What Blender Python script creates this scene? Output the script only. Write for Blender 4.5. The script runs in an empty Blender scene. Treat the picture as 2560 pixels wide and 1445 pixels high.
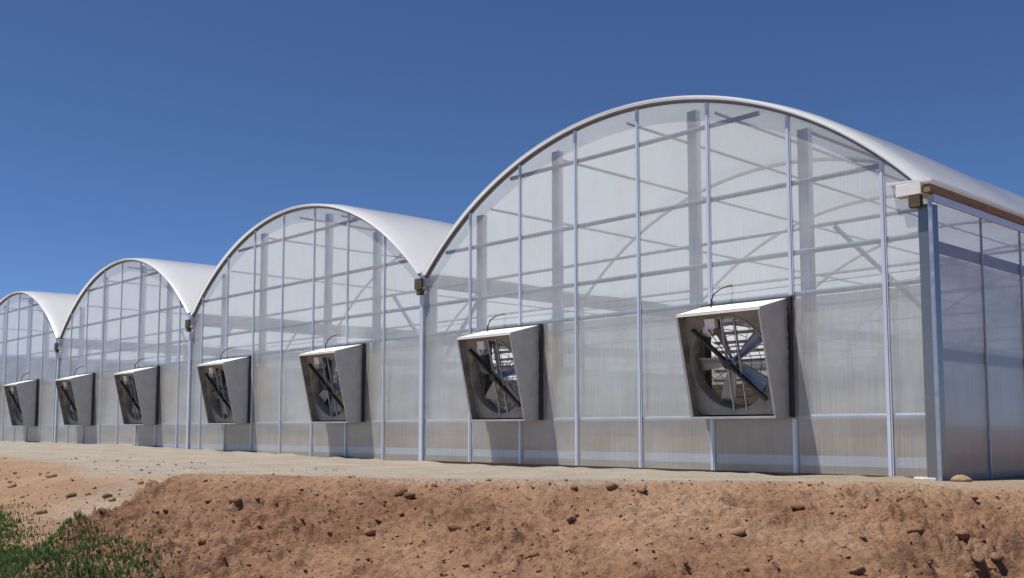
import bpy, bmesh, math, random
import numpy as np
from mathutils import Vector, Matrix

random.seed(7)
RNG = np.random.default_rng(11)
scene = bpy.context.scene
COL = scene.collection

# ------------------------------------------------------------------ camera
cam_d = bpy.data.cameras.new('camera')
cam = bpy.data.objects.new('camera', cam_d)
COL.objects.link(cam)
CAM = Vector((4.922, -11.057, 0.5335))
YAW = math.radians(46.789)
PITCH = math.radians(5.097)
cam.location = CAM
cam.rotation_euler = (math.radians(90) + PITCH, 0, YAW)
cam_d.sensor_width = 36.0
cam_d.lens = 2527.66 / 2560 * 36.0
cam_d.shift_y = 130.73 / 2560
cam_d.clip_start = 0.05
cam_d.clip_end = 9000
scene.camera = cam

# ------------------------------------------------------------------ sky, sun, exposure
SUN_TO = Vector((-0.60, -1.0, 3.2)).normalized()      # from the place towards the sun
sun_el = math.asin(SUN_TO.z)
sun_az = math.atan2(SUN_TO.x, SUN_TO.y)               # clockwise from +Y
world = bpy.data.worlds.new('World')
scene.world = world
world.use_nodes = True
wn = world.node_tree.nodes
wl = world.node_tree.links
wn.clear()
w_out = wn.new('ShaderNodeOutputWorld')
w_bg = wn.new('ShaderNodeBackground')
w_sky = wn.new('ShaderNodeTexSky')
w_sky.sky_type = 'NISHITA'
w_sky.sun_disc = False
w_sky.sun_elevation = sun_el
w_sky.sun_rotation = sun_az
w_sky.altitude = 300
w_sky.air_density = 0.5
w_sky.dust_density = 0.0
w_sky.ozone_density = 10.0
w_bg.inputs['Strength'].default_value = 0.106
wl.new(w_sky.outputs[0], w_bg.inputs[0])
wl.new(w_bg.outputs[0], w_out.inputs[0])

sun_d = bpy.data.lights.new('sun', 'SUN')
sun_d.energy = 5.0
sun_d.angle = math.radians(0.53)
sun_d.color = (1.0, 0.955, 0.89)
sun = bpy.data.objects.new('sun', sun_d)
COL.objects.link(sun)
sun.rotation_euler = SUN_TO.to_track_quat('Z', 'Y').to_euler()
sun.location = (0, 0, 40)

scene.view_settings.view_transform = 'Standard'
scene.view_settings.look = 'None'
scene.view_settings.exposure = 0.15
scene.view_settings.gamma = 1.0
scene.view_settings.use_curve_mapping = False
scene.render.engine = 'CYCLES'
cy = scene.cycles
cy.use_denoising = True
try:
    cy.denoiser = 'OPENIMAGEDENOISE'
except Exception:
    pass
cy.max_bounces = 12
cy.diffuse_bounces = 5
cy.glossy_bounces = 4
cy.transmission_bounces = 8
cy.transparent_max_bounces = 24
cy.caustics_reflective = False
cy.caustics_refractive = False
cy.sample_clamp_indirect = 8.0

# ------------------------------------------------------------------ dimensions (metres)
BAY = 9.144          # span of one arched bay
NB = 4
XB = (0.0, -9.144, -18.20, -27.12, -36.05)   # valley lines
SHEET = 1.2192       # width of a polycarbonate sheet
M0 = 0.5514          # first mullion from the corner
LENGTH = 32.9        # depth of the greenhouse
Z_GUT = 3.26
Z_TOP = 5.20
HALF = 4.50
R_ARC = (HALF ** 2 + (Z_TOP - Z_GUT) ** 2) / (2 * (Z_TOP - Z_GUT))
GIRTS = (0.183, 0.71, 2.231, 2.753, 3.637, 4.65)
FAN_R = (1.77, 6.14)     # right edge of the two fans in every bay
FAN_W, FAN_Z0, FAN_Z1 = 1.34, 0.71, 2.20


def arc_z(dx, grow=0.0):
    r = R_ARC + grow
    return Z_TOP - R_ARC + math.sqrt(max(r * r - dx * dx, 0))


# ------------------------------------------------------------------ materials
def new_mat(name):
    m = bpy.data.materials.new(name)
    m.use_nodes = True
    m.node_tree.nodes.clear()
    out = m.node_tree.nodes.new('ShaderNodeOutputMaterial')
    return m, m.node_tree.nodes, m.node_tree.links, out


def principled(name, col, rough=0.5, metal=0.0, var=0.12, scale=6.0, bump=0.0, bscale=60.0, stretch=(1, 1, 1)):
    m, n, l, out = new_mat(name)
    b = n.new('ShaderNodeBsdfPrincipled')
    b.inputs['Metallic'].default_value = metal
    tc = n.new('ShaderNodeTexCoord')
    mp = n.new('ShaderNodeMapping')
    mp.inputs['Scale'].default_value = stretch
    l.new(tc.outputs['Object'], mp.inputs[0])
    nz = n.new('ShaderNodeTexNoise')
    nz.inputs['Scale'].default_value = scale
    nz.inputs['Detail'].default_value = 6
    l.new(mp.outputs[0], nz.inputs['Vector'])
    rmp = n.new('ShaderNodeValToRGB')
    c = np.array(col)
    rmp.color_ramp.elements[0].position = 0.3
    rmp.color_ramp.elements[1].position = 0.7
    rmp.color_ramp.elements[0].color = (*(c * (1 - var)), 1)
    rmp.color_ramp.elements[1].color = (*np.minimum(c * (1 + var), 1), 1)
    l.new(nz.outputs['Fac'], rmp.inputs[0])
    l.new(rmp.outputs[0], b.inputs['Base Color'])
    mr = n.new('ShaderNodeMapRange')
    mr.inputs['To Min'].default_value = max(rough - 0.1, 0.02)
    mr.inputs['To Max'].default_value = min(rough + 0.1, 1)
    l.new(nz.outputs['Fac'], mr.inputs[0])
    l.new(mr.outputs[0], b.inputs['Roughness'])
    if bump:
        n2 = n.new('ShaderNodeTexNoise')
        n2.inputs['Scale'].default_value = bscale
        n2.inputs['Detail'].default_value = 5
        l.new(mp.outputs[0], n2.inputs['Vector'])
        bp = n.new('ShaderNodeBump')
        bp.inputs['Strength'].default_value = bump
        bp.inputs['Distance'].default_value = 0.02
        l.new(n2.outputs['Fac'], bp.inputs['Height'])
        l.new(bp.outputs[0], b.inputs['Normal'])
    l.new(b.outputs[0], out.inputs[0])
    return m


def schlick(n, l, f0):
    """reflectance of a thin sheet, the same from both of its sides"""
    lw = n.new('ShaderNodeLayerWeight')
    lw.inputs['Blend'].default_value = 0.5
    pw = n.new('ShaderNodeMath')
    pw.operation = 'POWER'
    pw.inputs[1].default_value = 5.0
    l.new(lw.outputs['Facing'], pw.inputs[0])
    ma = n.new('ShaderNodeMath')
    ma.operation = 'MULTIPLY_ADD'
    ma.inputs[1].default_value = 1 - f0
    ma.inputs[2].default_value = f0
    l.new(pw.outputs[0], ma.inputs[0])
    return ma


def sheet_material(name, haze_lo, haze_hi, tint, gloss=0.15, clean=(0.86, 0.85, 0.82), dusty=(0.78, 0.71, 0.60), f0=0.10):
    """twin-wall polycarbonate: milky, see-through, blurred, with a Fresnel sheen"""
    m, n, l, out = new_mat(name)
    tc = n.new('ShaderNodeTexCoord')
    mp = n.new('ShaderNodeMapping')
    mp.inputs['Scale'].default_value = (9, 9, 0.25)
    l.new(tc.outputs['Object'], mp.inputs[0])
    nz = n.new('ShaderNodeTexNoise')
    nz.inputs['Scale'].default_value = 6
    nz.inputs['Detail'].default_value = 4
    l.new(mp.outputs[0], nz.inputs['Vector'])
    n2 = n.new('ShaderNodeTexNoise')
    n2.inputs['Scale'].default_value = 1.1
    n2.inputs['Detail'].default_value = 5
    mp2 = n.new('ShaderNodeMapping')
    mp2.inputs['Scale'].default_value = (0.6, 0.6, 2.2)
    geo = n.new('ShaderNodeNewGeometry')
    l.new(geo.outputs['Position'], mp2.inputs[0])
    l.new(mp2.outputs[0], n2.inputs['Vector'])
    ad = n.new('ShaderNodeMath')
    ad.operation = 'ADD'
    l.new(nz.outputs['Fac'], ad.inputs[0])
    l.new(n2.outputs['Fac'], ad.inputs[1])
    mr = n.new('ShaderNodeMapRange')
    mr.inputs['From Min'].default_value = 0.7
    mr.inputs['From Max'].default_value = 1.3
    mr.inputs['To Min'].default_value = haze_lo
    mr.inputs['To Max'].default_value = haze_hi
    l.new(ad.outputs[0], mr.inputs[0])
    tr = n.new('ShaderNodeBsdfTransparent')
    tr.inputs[0].default_value = (*tint, 1)
    rf = n.new('ShaderNodeBsdfRefraction')
    rf.inputs['Color'].default_value = (*tint, 1)
    rf.inputs['IOR'].default_value = 1.06
    rf.inputs['Roughness'].default_value = 0.45
    m1 = n.new('ShaderNodeMixShader')
    m1.inputs[0].default_value = 0.25
    l.new(tr.outputs[0], m1.inputs[1])
    l.new(rf.outputs[0], m1.inputs[2])
    df = n.new('ShaderNodeBsdfDiffuse')
    n5 = n.new('ShaderNodeTexNoise')
    n5.inputs['Scale'].default_value = 1.7
    n5.inputs['Detail'].default_value = 7
    n5.inputs['Roughness'].default_value = 0.65
    mp3 = n.new('ShaderNodeMapping')
    mp3.inputs['Scale'].default_value = (1.6, 1.6, 0.55)
    l.new(geo.outputs['Position'], mp3.inputs[0])
    l.new(mp3.outputs[0], n5.inputs['Vector'])
    dr = n.new('ShaderNodeValToRGB')
    dr.color_ramp.elements[0].position = 0.35
    dr.color_ramp.elements[1].position = 0.75
    dr.color_ramp.elements[0].color = (*clean, 1)
    dr.color_ramp.elements[1].color = (*dusty, 1)
    l.new(n5.outputs['Fac'], dr.inputs[0])
    l.new(dr.outputs[0], df.inputs[0])
    tl = n.new('ShaderNodeBsdfTranslucent')
    l.new(dr.outputs[0], tl.inputs[0])
    m2 = n.new('ShaderNodeMixShader')
    m2.inputs[0].default_value = 0.16
    l.new(df.outputs[0], m2.inputs[1])
    l.new(tl.outputs[0], m2.inputs[2])
    m3 = n.new('ShaderNodeMixShader')
    l.new(mr.outputs[0], m3.inputs[0])
    l.new(m1.outputs[0], m3.inputs[1])
    l.new(m2.outputs[0], m3.inputs[2])
    gl = n.new('ShaderNodeBsdfGlossy')
    gl.inputs['Roughness'].default_value = gloss
    fr = schlick(n, l, f0)
    # flutes: fine vertical ripple that spreads reflections sideways
    wv = n.new('ShaderNodeTexNoise')
    wv.inputs['Scale'].default_value = 40
    l.new(mp.outputs[0], wv.inputs['Vector'])
    bp = n.new('ShaderNodeBump')
    bp.inputs['Strength'].default_value = 0.15
    bp.inputs['Distance'].default_value = 0.01
    l.new(wv.outputs['Fac'], bp.inputs['Height'])
    l.new(bp.outputs[0], gl.inputs['Normal'])
    m4 = n.new('ShaderNodeMixShader')
    l.new(fr.outputs[0], m4.inputs[0])
    l.new(m3.outputs[0], m4.inputs[1])
    l.new(gl.outputs[0], m4.inputs[2])
    l.new(m4.outputs[0], out.inputs[0])
    return m


def film_material():
    m, n, l, out = new_mat('roof_film')
    tc = n.new('ShaderNodeTexCoord')
    nz = n.new('ShaderNodeTexNoise')
    nz.inputs['Scale'].default_value = 0.8
    nz.inputs['Detail'].default_value = 6
    l.new(tc.outputs['Object'], nz.inputs['Vector'])
    rmp = n.new('ShaderNodeValToRGB')
    rmp.color_ramp.elements[0].position = 0.3
    rmp.color_ramp.elements[1].position = 0.75
    rmp.color_ramp.elements[0].color = (0.86, 0.88, 0.90, 1)
    rmp.color_ramp.elements[1].color = (0.93, 0.94, 0.95, 1)
    l.new(nz.outputs['Fac'], rmp.inputs[0])
    df = n.new('ShaderNodeBsdfDiffuse')
    tl = n.new('ShaderNodeBsdfTranslucent')
    l.new(rmp.outputs[0], df.inputs[0])
    l.new(rmp.outputs[0], tl.inputs[0])
    m1 = n.new('ShaderNodeMixShader')
    m1.inputs[0].default_value = 0.45
    l.new(df.outputs[0], m1.inputs[1])
    l.new(tl.outputs[0], m1.inputs[2])
    gl = n.new('ShaderNodeBsdfGlossy')
    gl.inputs['Roughness'].default_value = 0.3
    fr = schlick(n, l, 0.04)
    bp = n.new('ShaderNodeBump')
    bp.inputs['Strength'].default_value = 0.25
    bp.inputs['Distance'].default_value = 0.05
    l.new(nz.outputs['Fac'], bp.inputs['Height'])
    for s in (df, gl):
        l.new(bp.outputs[0], s.inputs['Normal'])
    m2 = n.new('ShaderNodeMixShader')
    l.new(fr.outputs[0], m2.inputs[0])
    l.new(m1.outputs[0], m2.inputs[1])
    l.new(gl.outputs[0], m2.inputs[2])
    l.new(m2.outputs[0], out.inputs[0])
    return m


def soil_material(name, use_attr, base=(0.312, 0.178, 0.109)):
    m, n, l, out = new_mat(name)
    b = n.new('ShaderNodeBsdfPrincipled')
    b.inputs['Roughness'].default_value = 0.95
    b.inputs['Specular IOR Level'].default_value = 0.15
    tc = n.new('ShaderNodeTexCoord')
    geo = n.new('ShaderNodeNewGeometry')
    nz = n.new('ShaderNodeTexNoise')
    nz.inputs['Scale'].default_value = 1.3
    nz.inputs['Detail'].default_value = 9
    nz.inputs['Roughness'].default_value = 0.62
    l.new(geo.outputs['Position'], nz.inputs['Vector'])
    n2 = n.new('ShaderNodeTexNoise')
    n2.inputs['Scale'].default_value = 22
    n2.inputs['Detail'].default_value = 7
    n2.inputs['Roughness'].default_value = 0.7
    l.new(geo.outputs['Position'], n2.inputs['Vector'])

    def ramp(lo, hi, src, p0=0.35, p1=0.68):
        r = n.new('ShaderNodeValToRGB')
        r.color_ramp.elements[0].position = p0
        r.color_ramp.elements[1].position = p1
        r.color_ramp.elements[0].color = (*lo, 1)
        r.color_ramp.elements[1].color = (*hi, 1)
        l.new(src.outputs['Fac'], r.inputs[0])
        return r
    c = np.array(base)
    brown = ramp(tuple(c * np.array((0.68, 0.64, 0.62))), tuple(c * np.array((1.20, 1.26, 1.30))), nz)
    col = brown.outputs[0]
    if use_attr:
        tan = ramp((0.34, 0.215, 0.135), (0.43, 0.295, 0.195), nz)
        grey = ramp((0.33, 0.29, 0.235), (0.43, 0.385, 0.32), nz)
        at = n.new('ShaderNodeAttribute')
        at.attribute_name = 'soil'
        sp = n.new('ShaderNodeSeparateColor')
        l.new(at.outputs['Color'], sp.inputs[0])
        x1 = n.new('ShaderNodeMix')
        x1.data_type = 'RGBA'
        l.new(sp.outputs[0], x1.inputs['Factor'])
        l.new(brown.outputs[0], x1.inputs['A'])
        l.new(tan.outputs[0], x1.inputs['B'])
        x2 = n.new('ShaderNodeMix')
        x2.data_type = 'RGBA'
        l.new(sp.outputs[1], x2.inputs['Factor'])
        l.new(x1.outputs['Result'], x2.inputs['A'])
        l.new(grey.outputs[0], x2.inputs['B'])
        col = x2.outputs['Result']
    fine = ramp((0.60, 0.58, 0.56), (1.18, 1.18, 1.18), n2, 0.28, 0.72)
    mu = n.new('ShaderNodeMix')
    mu.data_type = 'RGBA'
    mu.blend_type = 'MULTIPLY'
    mu.inputs['Factor'].default_value = 1.0
    l.new(col, mu.inputs['A'])
    l.new(fine.outputs[0], mu.inputs['B'])
    l.new(mu.outputs['Result'], b.inputs['Base Color'])
    bp = n.new('ShaderNodeBump')
    bp.inputs['Strength'].default_value = 1.0
    bp.inputs['Distance'].default_value = 0.03
    n3 = n.new('ShaderNodeTexNoise')
    n3.inputs['Scale'].default_value = 38
    n3.inputs['Detail'].default_value = 6
    n3.inputs['Roughness'].default_value = 0.65
    l.new(geo.outputs['Position'], n3.inputs['Vector'])
    l.new(n3.outputs['Fac'], bp.inputs['Height'])
    l.new(bp.outputs[0], b.inputs['Normal'])
    l.new(b.outputs[0], out.inputs[0])
    return m


def grass_material():
    m, n, l, out = new_mat('grass')
    oi = n.new('ShaderNodeAttribute')
    oi.attribute_name = 'tone'
    r = n.new('ShaderNodeValToRGB')
    r.color_ramp.elements[0].color = (0.050, 0.095, 0.026, 1)
    r.color_ramp.elements[1].color = (0.115, 0.205, 0.055, 1)
    r.color_ramp.elements[1].position = 0.93
    e = r.color_ramp.elements.new(0.99)
    e.color = (0.22, 0.19, 0.08, 1)
    l.new(oi.outputs['Fac'], r.inputs[0])
    d = n.new('ShaderNodeBsdfPrincipled')
    d.inputs['Roughness'].default_value = 0.6
    l.new(r.outputs[0], d.inputs['Base Color'])
    t = n.new('ShaderNodeBsdfTranslucent')
    l.new(r.outputs[0], t.inputs[0])
    mx = n.new('ShaderNodeMixShader')
    mx.inputs[0].default_value = 0.42
    l.new(d.outputs[0], mx.inputs[1])
    l.new(t.outputs[0], mx.inputs[2])
    l.new(mx.outputs[0], out.inputs[0])
    return m


MAT = {
    'sheet': sheet_material('polycarbonate', 0.28, 0.50, (0.81, 0.905, 0.965)),
    'liner': sheet_material('inner_liner', 0.40, 0.95, (0.88, 0.86, 0.82), 0.4, (0.96, 0.92, 0.85), (0.80, 0.71, 0.58), 0.03),
    'shade_apron': sheet_material('shade_tan_apron', 0.82, 0.96, (0.6, 0.5, 0.4), 0.5, (0.50, 0.345, 0.205), (0.36, 0.24, 0.14), 0.02),  # lower sheet behind the rail, brown of the fan shadows put into its colour
    'blade': principled('fan_blade', (0.30, 0.32, 0.345), 0.45, 0.7, 0.15, 8),
    'film': film_material(),
    'alu': principled('mill_aluminium', (0.66, 0.73, 0.82), 0.45, 0.35, 0.06, 5, stretch=(1, 1, .2)),
    'galv': principled('galvanised_steel', (0.52, 0.55, 0.58), 0.42, 0.85, 0.14, 14),
    'girt': principled('dull_galvanised', (0.30, 0.35, 0.42), 0.5, 0.5, 0.14, 14),
    'side_girt': principled('dark_side_girt', (0.06, 0.065, 0.09), 0.5, 0.3, 0.14, 14),  # darker than the front girts so the rails stand out through the sheets
    'pad': principled('sky_screen_brown', (0.20, 0.15, 0.10), 0.9, 0.0, 0.3, 3, stretch=(1, 1, 8)),  # for the added screen that covers bright sky at the rear
    'side_screen': principled('sky_screen_tan', (0.24, 0.20, 0.15), 0.9, 0.0, 0.2, 2),  # for the added screen that covers bright sky at the left end
    'flash': principled('bright_flashing', (0.24, 0.245, 0.24), 0.26, 0.6, 0.08, 2.5, bump=0.05, bscale=3),
    'hood': principled('galvanised_hood', (0.50, 0.505, 0.505), 0.50, 0.45, 0.10, 7),
    'inner': principled('shaded_inner_sheet', (0.27, 0.257, 0.22), 0.6, 0.2, 0.3, 5),  # hood metal darkened, shade inside the hood put into the colour
    'dark': principled('dark_steel', (0.045, 0.045, 0.043), 0.55, 0.3, 0.2, 9),
    'rim': principled('grey_rim', (0.17, 0.17, 0.175), 0.55, 0.5, 0.15, 4),
    'white': principled('white_enamel', (0.78, 0.77, 0.74), 0.5, 0.0, 0.06, 8),
    'timber': principled('timber', (0.27, 0.175, 0.105), 0.75, 0.0, 0.28, 5, bump=0.3, bscale=30, stretch=(6, 1, 6)),
    'bracket_shade': principled('shaded_bracket', (0.085, 0.068, 0.042), 0.8, 0.0, 0.35, 20),  # dark brown with the shadow at the gutter end put into it
    'concrete': principled('concrete', (0.55, 0.50, 0.43), 0.9, 0.0, 0.15, 12, bump=0.4, bscale=50),
    'rubber': principled('black_cable', (0.02, 0.02, 0.02), 0.5, 0.0, 0.1, 5),
    'soil': soil_material('soil', True),
    'clod': soil_material('clod_soil', False, (0.345, 0.205, 0.128)),
    'sandy': soil_material('sandy_soil', False, (0.42, 0.28, 0.18)),
    'floor': principled('gravel_floor', (0.21, 0.15, 0.10), 0.95, 0.0, 0.22, 1.5, bump=0.5, bscale=30),
    'grass': grass_material(),
}


# ------------------------------------------------------------------ mesh helpers
class MB:
    def __init__(s):
        s.v, s.f = [], []

    def add(s, vs, fs):
        o = len(s.v)
        s.v += [tuple(v) for v in vs]
        s.f += [tuple(i + o for i in f) for f in fs]
        return s

    def box(s, x0, x1, y0, y1, z0, z1):
        vs = [(x0, y0, z0), (x1, y0, z0), (x1, y1, z0), (x0, y1, z0), (x0, y0, z1), (x1, y0, z1), (x1, y1, z1), (x0, y1, z1)]
        fs = [(3, 2, 1, 0), (4, 5, 6, 7), (0, 1, 5, 4), (1, 2, 6, 5), (2, 3, 7, 6), (3, 0, 4, 7)]
        return s.add(vs, fs)

    def bar(s, a, b, w, h, up=(0, 0, 1)):
        a, b = Vector(a), Vector(b)
        d = (b - a).normalized()
        up = Vector(up)
        if abs(d.dot(up)) > 0.99:
            up = Vector((0, 1, 0))
        r = d.cross(up).normalized()
        u = r.cross(d)
        vs = []
        for p in (a, b):
            for sx, sz in ((-1, -1), (1, -1), (1, 1), (-1, 1)):
                vs.append(p + r * sx * w / 2 + u * sz * h / 2)
        fs = [(0, 1, 2, 3), (7, 6, 5, 4), (0, 4, 5, 1), (1, 5, 6, 2), (2, 6, 7, 3), (3, 7, 4, 0)]
        return s.add(vs, fs)

    def tube(s, pts, rad, n=8, cap=True):
        pts = [Vector(p) for p in pts]
        rads = rad if isinstance(rad, (list, tuple)) else [rad] * len(pts)
        o = len(s.v)
        ref = Vector((0.13, 0.31, 0.94))
        for i, p in enumerate(pts):
            d = (pts[min(i + 1, len(pts) - 1)] - pts[max(i - 1, 0)]).normalized()
            a = d.cross(ref)
            if a.length < 0.05:
                a = d.cross(Vector((1, 0, 0)))
            a.normalize()
            b = d.cross(a)
            for k in range(n):
                t = 2 * math.pi * k / n
                s.v.append(tuple(p + (a * math.cos(t) + b * math.sin(t)) * rads[i]))
        for i in range(len(pts) - 1):
            for k in range(n):
                k2 = (k + 1) % n
                s.f.append((o + i * n + k, o + i * n + k2, o + (i + 1) * n + k2, o + (i + 1) * n + k))
        if cap:
            s.f.append(tuple(o + k for k in reversed(range(n))))
            s.f.append(tuple(o + (len(pts) - 1) * n + k for k in range(n)))
        return s

    def slab(s, quad, th):
        """a flat quad given thickness along its normal"""
        q = [Vector(p) for p in quad]
        nn = (q[1] - q[0]).cross(q[3] - q[0]).normalized() * th
        vs = q + [p + nn for p in q]
        return s.add(vs, [(3, 2, 1, 0), (4, 5, 6, 7), (0, 1, 5, 4), (1, 2, 6, 5), (2, 3, 7, 6), (3, 0, 4, 7)])

    def mesh(s, name, mat, smooth=False):
        me = bpy.data.meshes.new(name)
        me.from_pydata(s.v, [], s.f)
        if mat:
            me.materials.append(MAT[mat])
        me.update()
        if smooth:
            me.polygons.foreach_set('use_smooth', [True] * len(me.polygons))
            try:
                me.set_sharp_from_angle(angle=math.radians(40))
            except Exception:
                pass
        return me

    def build(s, name, mat, parent=None, smooth=False, bevel=0.0):
        return link(name, s.mesh(name, mat, smooth), parent, bevel)


def link(name, me, parent=None, bevel=0.0):
    o = bpy.data.objects.new(name, me)
    COL.objects.link(o)
    if parent is not None:
        o.parent = parent
        # parts are written in world coordinates: undo the parent's place
        o.matrix_parent_inverse = Matrix.Translation(-Vector(parent.location))
    if bevel:
        md = o.modifiers.new('bevel', 'BEVEL')
        md.width = bevel
        md.segments = 2
        md.limit_method = 'ANGLE'
    return o


def thing(name, label, cat, loc=(0, 0, 0), group=None):
    o = bpy.data.objects.new(name, None)
    COL.objects.link(o)
    o.location = loc
    o.empty_display_size = 0.3
    o['label'] = label
    o['category'] = cat
    if group:
        o['group'] = group
    return o


def tag(o, label=None, cat=None, group=None, kind=None):
    for k, v in (('label', label), ('category', cat), ('group', group), ('kind', kind)):
        if v:
            o[k] = v
    return o


# ------------------------------------------------------------------ noise for the terrain
def hash2(ix, iy, seed):
    h = (ix.astype(np.int64) * 374761393 + iy.astype(np.int64) * 668265263 + seed * 1442695041) & 0xFFFFFFFF
    h = ((h ^ (h >> 13)) * 1274126177) & 0xFFFFFFFF
    return ((h ^ (h >> 16)) & 0xFFFFFF) / float(0xFFFFFF)


def vnoise(x, y, seed=0):
    ix, iy = np.floor(x), np.floor(y)
    fx, fy = x - ix, y - iy
    fx = fx * fx * fx * (fx * (fx * 6 - 15) + 10)
    fy = fy * fy * fy * (fy * (fy * 6 - 15) + 10)
    a, b = hash2(ix, iy, seed), hash2(ix + 1, iy, seed)
    c, d = hash2(ix, iy + 1, seed), hash2(ix + 1, iy + 1, seed)
    return (a * (1 - fx) + b * fx) * (1 - fy) + (c * (1 - fx) + d * fx) * fy


def fbm(x, y, octv=5, seed=0, gain=0.5):
    t, a, s = 0.0, 1.0, 0.0
    for i in range(octv):
        c, sn = math.cos(0.7 * i), math.sin(0.7 * i)
        t = t + a * (vnoise(c * x - sn * y + 17 * i, sn * x + c * y - 9 * i, seed + i) - 0.5)
        s += a
        a *= gain
        x, y = x * 2.03, y * 2.03
    return t / s * 2


def sstep(a, b, x):
    t = np.clip((x - a) / (b - a), 0, 1)
    return t * t * (3 - 2 * t)


# axes across and along the line from the excavation to the building
FH = np.array([-math.sin(YAW), math.cos(YAW)])
RH = np.array([math.cos(YAW), math.sin(YAW)])


def to_uv(x, y):
    dx, dy = x - CAM.x, y - CAM.y
    return dx * RH[0] + dy * RH[1], dx * FH[0] + dy * FH[1]


def to_xy(u, v):
    return CAM.x + u * RH[0] + v * FH[0], CAM.y + u * RH[1] + v * FH[1]


def pad_height(x):
    return 0.19 * sstep(-7.0, -26.0, x)


def ground_height(x, y):
    pad = pad_height(x) + 0.022 * fbm(x * 0.9, y * 0.9, 4, 3)
    pad = pad + 0.06 * np.maximum(fbm(x * 1.7, y * 1.7, 4, 29), -0.1) * np.exp(-(np.minimum(y, 0) / 0.35) ** 2)
    edge = -5.4 + 0.5 * fbm(x * 0.25, y * 0.0 + 3.3, 3, 5)
    t = np.maximum(edge - y, 0)
    drop = 0.23 * (np.sqrt(t * t + 0.25) - 0.5)
    rough = sstep(0.0, 2.0, t)
    z = pad - drop + rough * (0.06 * fbm(x * 0.8, y * 0.8, 5, 21) + 0.03 * fbm(x * 4, y * 4, 4, 33))
    # in front of the heap the ground has been dug away
    u, v = to_uv(x, y)
    dig = np.maximum(9.7 - v, 0) * sstep(-4.6, -3.2, u)
    z = np.minimum(z, pad - 0.75 * dig)
    lo = -1.08 + 0.05 * fbm(x * 0.5, y * 0.5, 4, 8)
    z = np.maximum(z, lo)
    return z


CREST_U = np.array([-9, -2.93, -2.33, -1.70, -0.70, 0.78, 2.54, 3.60, 4.52, 6.0, 9.0])
CREST_Z = np.array([0.18, 0.177, 0.173, 0.159, 0.142, 0.128, 0.116, 0.098, 0.058, 0.02, -0.1])


def mound_height(u, v):
    zc = np.interp(u, CREST_U, CREST_Z) - 0.02
    vc = 9.05 + 0.16 * fbm(u * 0.6, u * 0 + 1.7, 3, 40)
    d = v - vc
    front = np.maximum(-d, 0)
    back = np.maximum(d, 0)
    z = zc - 0.36 * (np.sqrt(front * front + 0.01) - 0.1) - 0.42 * (np.sqrt(back * back + 0.02) - 0.14)
    ul = np.interp(v, [6.0, 7.0, 7.72, 8.26, 9.0, 9.6], [-3.2, -3.35, -3.42, -3.27, -2.95, -2.6]) + 0.05 * fbm(v * 2, v * 0, 3, 44)
    left = np.maximum(ul - 0.03 - u, 0)
    z = z - 0.85 * left - 0.6 * np.maximum(left - 0.3, 0)
    # gullies, hollows and lumps
    z = z + 0.075 * fbm(u * 1.1, v * 1.1, 4, 51) * sstep(0.05, 0.7, front + 0.02)
    rug = 0.35 + 0.65 * sstep(-0.15, 0.3, fbm(u * 0.9 + 4, v * 0.9, 3, 61))
    billow = np.abs(fbm(u * 4.2, v * 4.2, 4, 71))
    z = z + 0.16 * rug * (billow - 0.22) * sstep(-0.05, 0.35, front)
    lump = np.abs(fbm(u * 9 + 3, v * 9, 3, 171))
    z = z + 0.085 * rug * (lump - 0.2) * sstep(-0.05, 0.35, front)
    z = z + 0.036 * (0.4 + rug) * fbm(u * 17, v * 17, 4, 81, 0.65) * (0.35 + 0.65 * sstep(0.0, 0.5, front))
    holes = ((4.05 * 0.94, 7.95, .16, .10), (3.62, 7.42, .22, .20), (3.78, 7.62, .14, .17), (3.45, 7.25, .18, .18), (4.0, 7.8, .11, .13), (3.3, 7.05, .14, .13),
             (-2.1, 8.25, .13, .09), (-1.3, 8.0, .12, .07), (1.05, 6.95, .17, .13), (1.9, 8.45, .12, .07), (2.15, 8.1, .09, .06),
             (-1.0, 7.2, .13, .08), (-0.3, 7.6, .1, .05), (2.9, 7.5, .12, .07), (0.4, 8.3, .12, .05))
    for hu, hv, hr, hd in holes:
        q = ((u - hu) / hr) ** 2 + ((v - hv) / (hr * 0.8)) ** 2
        q = q * (1 + 0.9 * fbm(u * 9, v * 9, 2, 91))
        z = z - hd * np.exp(-q * 1.6) + hd * 0.45 * np.exp(-((q - 2.6) ** 2) * 0.8)
    return z


def grid_mesh(name, X, Y, Z, mat, attr=None, keep=None):
    nu, nv = X.shape
    vs = np.stack([X.ravel(), Y.ravel(), Z.ravel()], 1)
    i = np.arange(nu * nv).reshape(nu, nv)
    q = np.stack([i[:-1, :-1], i[1:, :-1], i[1:, 1:], i[:-1, 1:]], -1).reshape(-1, 4)
    if keep is not None:
        k = keep.ravel()
        q = q[k[q].any(1)]
    me = bpy.data.meshes.new(name)
    me.vertices.add(len(vs))
    me.vertices.foreach_set('co', vs.ravel())
    me.loops.add(q.size)
    me.loops.foreach_set('vertex_index', q.ravel())
    me.polygons.add(len(q))
    me.polygons.foreach_set('loop_start', np.arange(len(q)) * 4)
    me.polygons.foreach_set('use_smooth', np.ones(len(q), bool))
    me.update(calc_edges=True)
    if attr is not None:
        a = me.color_attributes.new('soil', 'FLOAT_COLOR', 'POINT')
        c = np.ones((len(vs), 4), np.float32)
        c[:, 0], c[:, 1], c[:, 2] = attr[0].ravel(), attr[1].ravel(), 0
        a.data.foreach_set('color', c.ravel())
    me.materials.append(MAT[mat])
    return me


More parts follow.
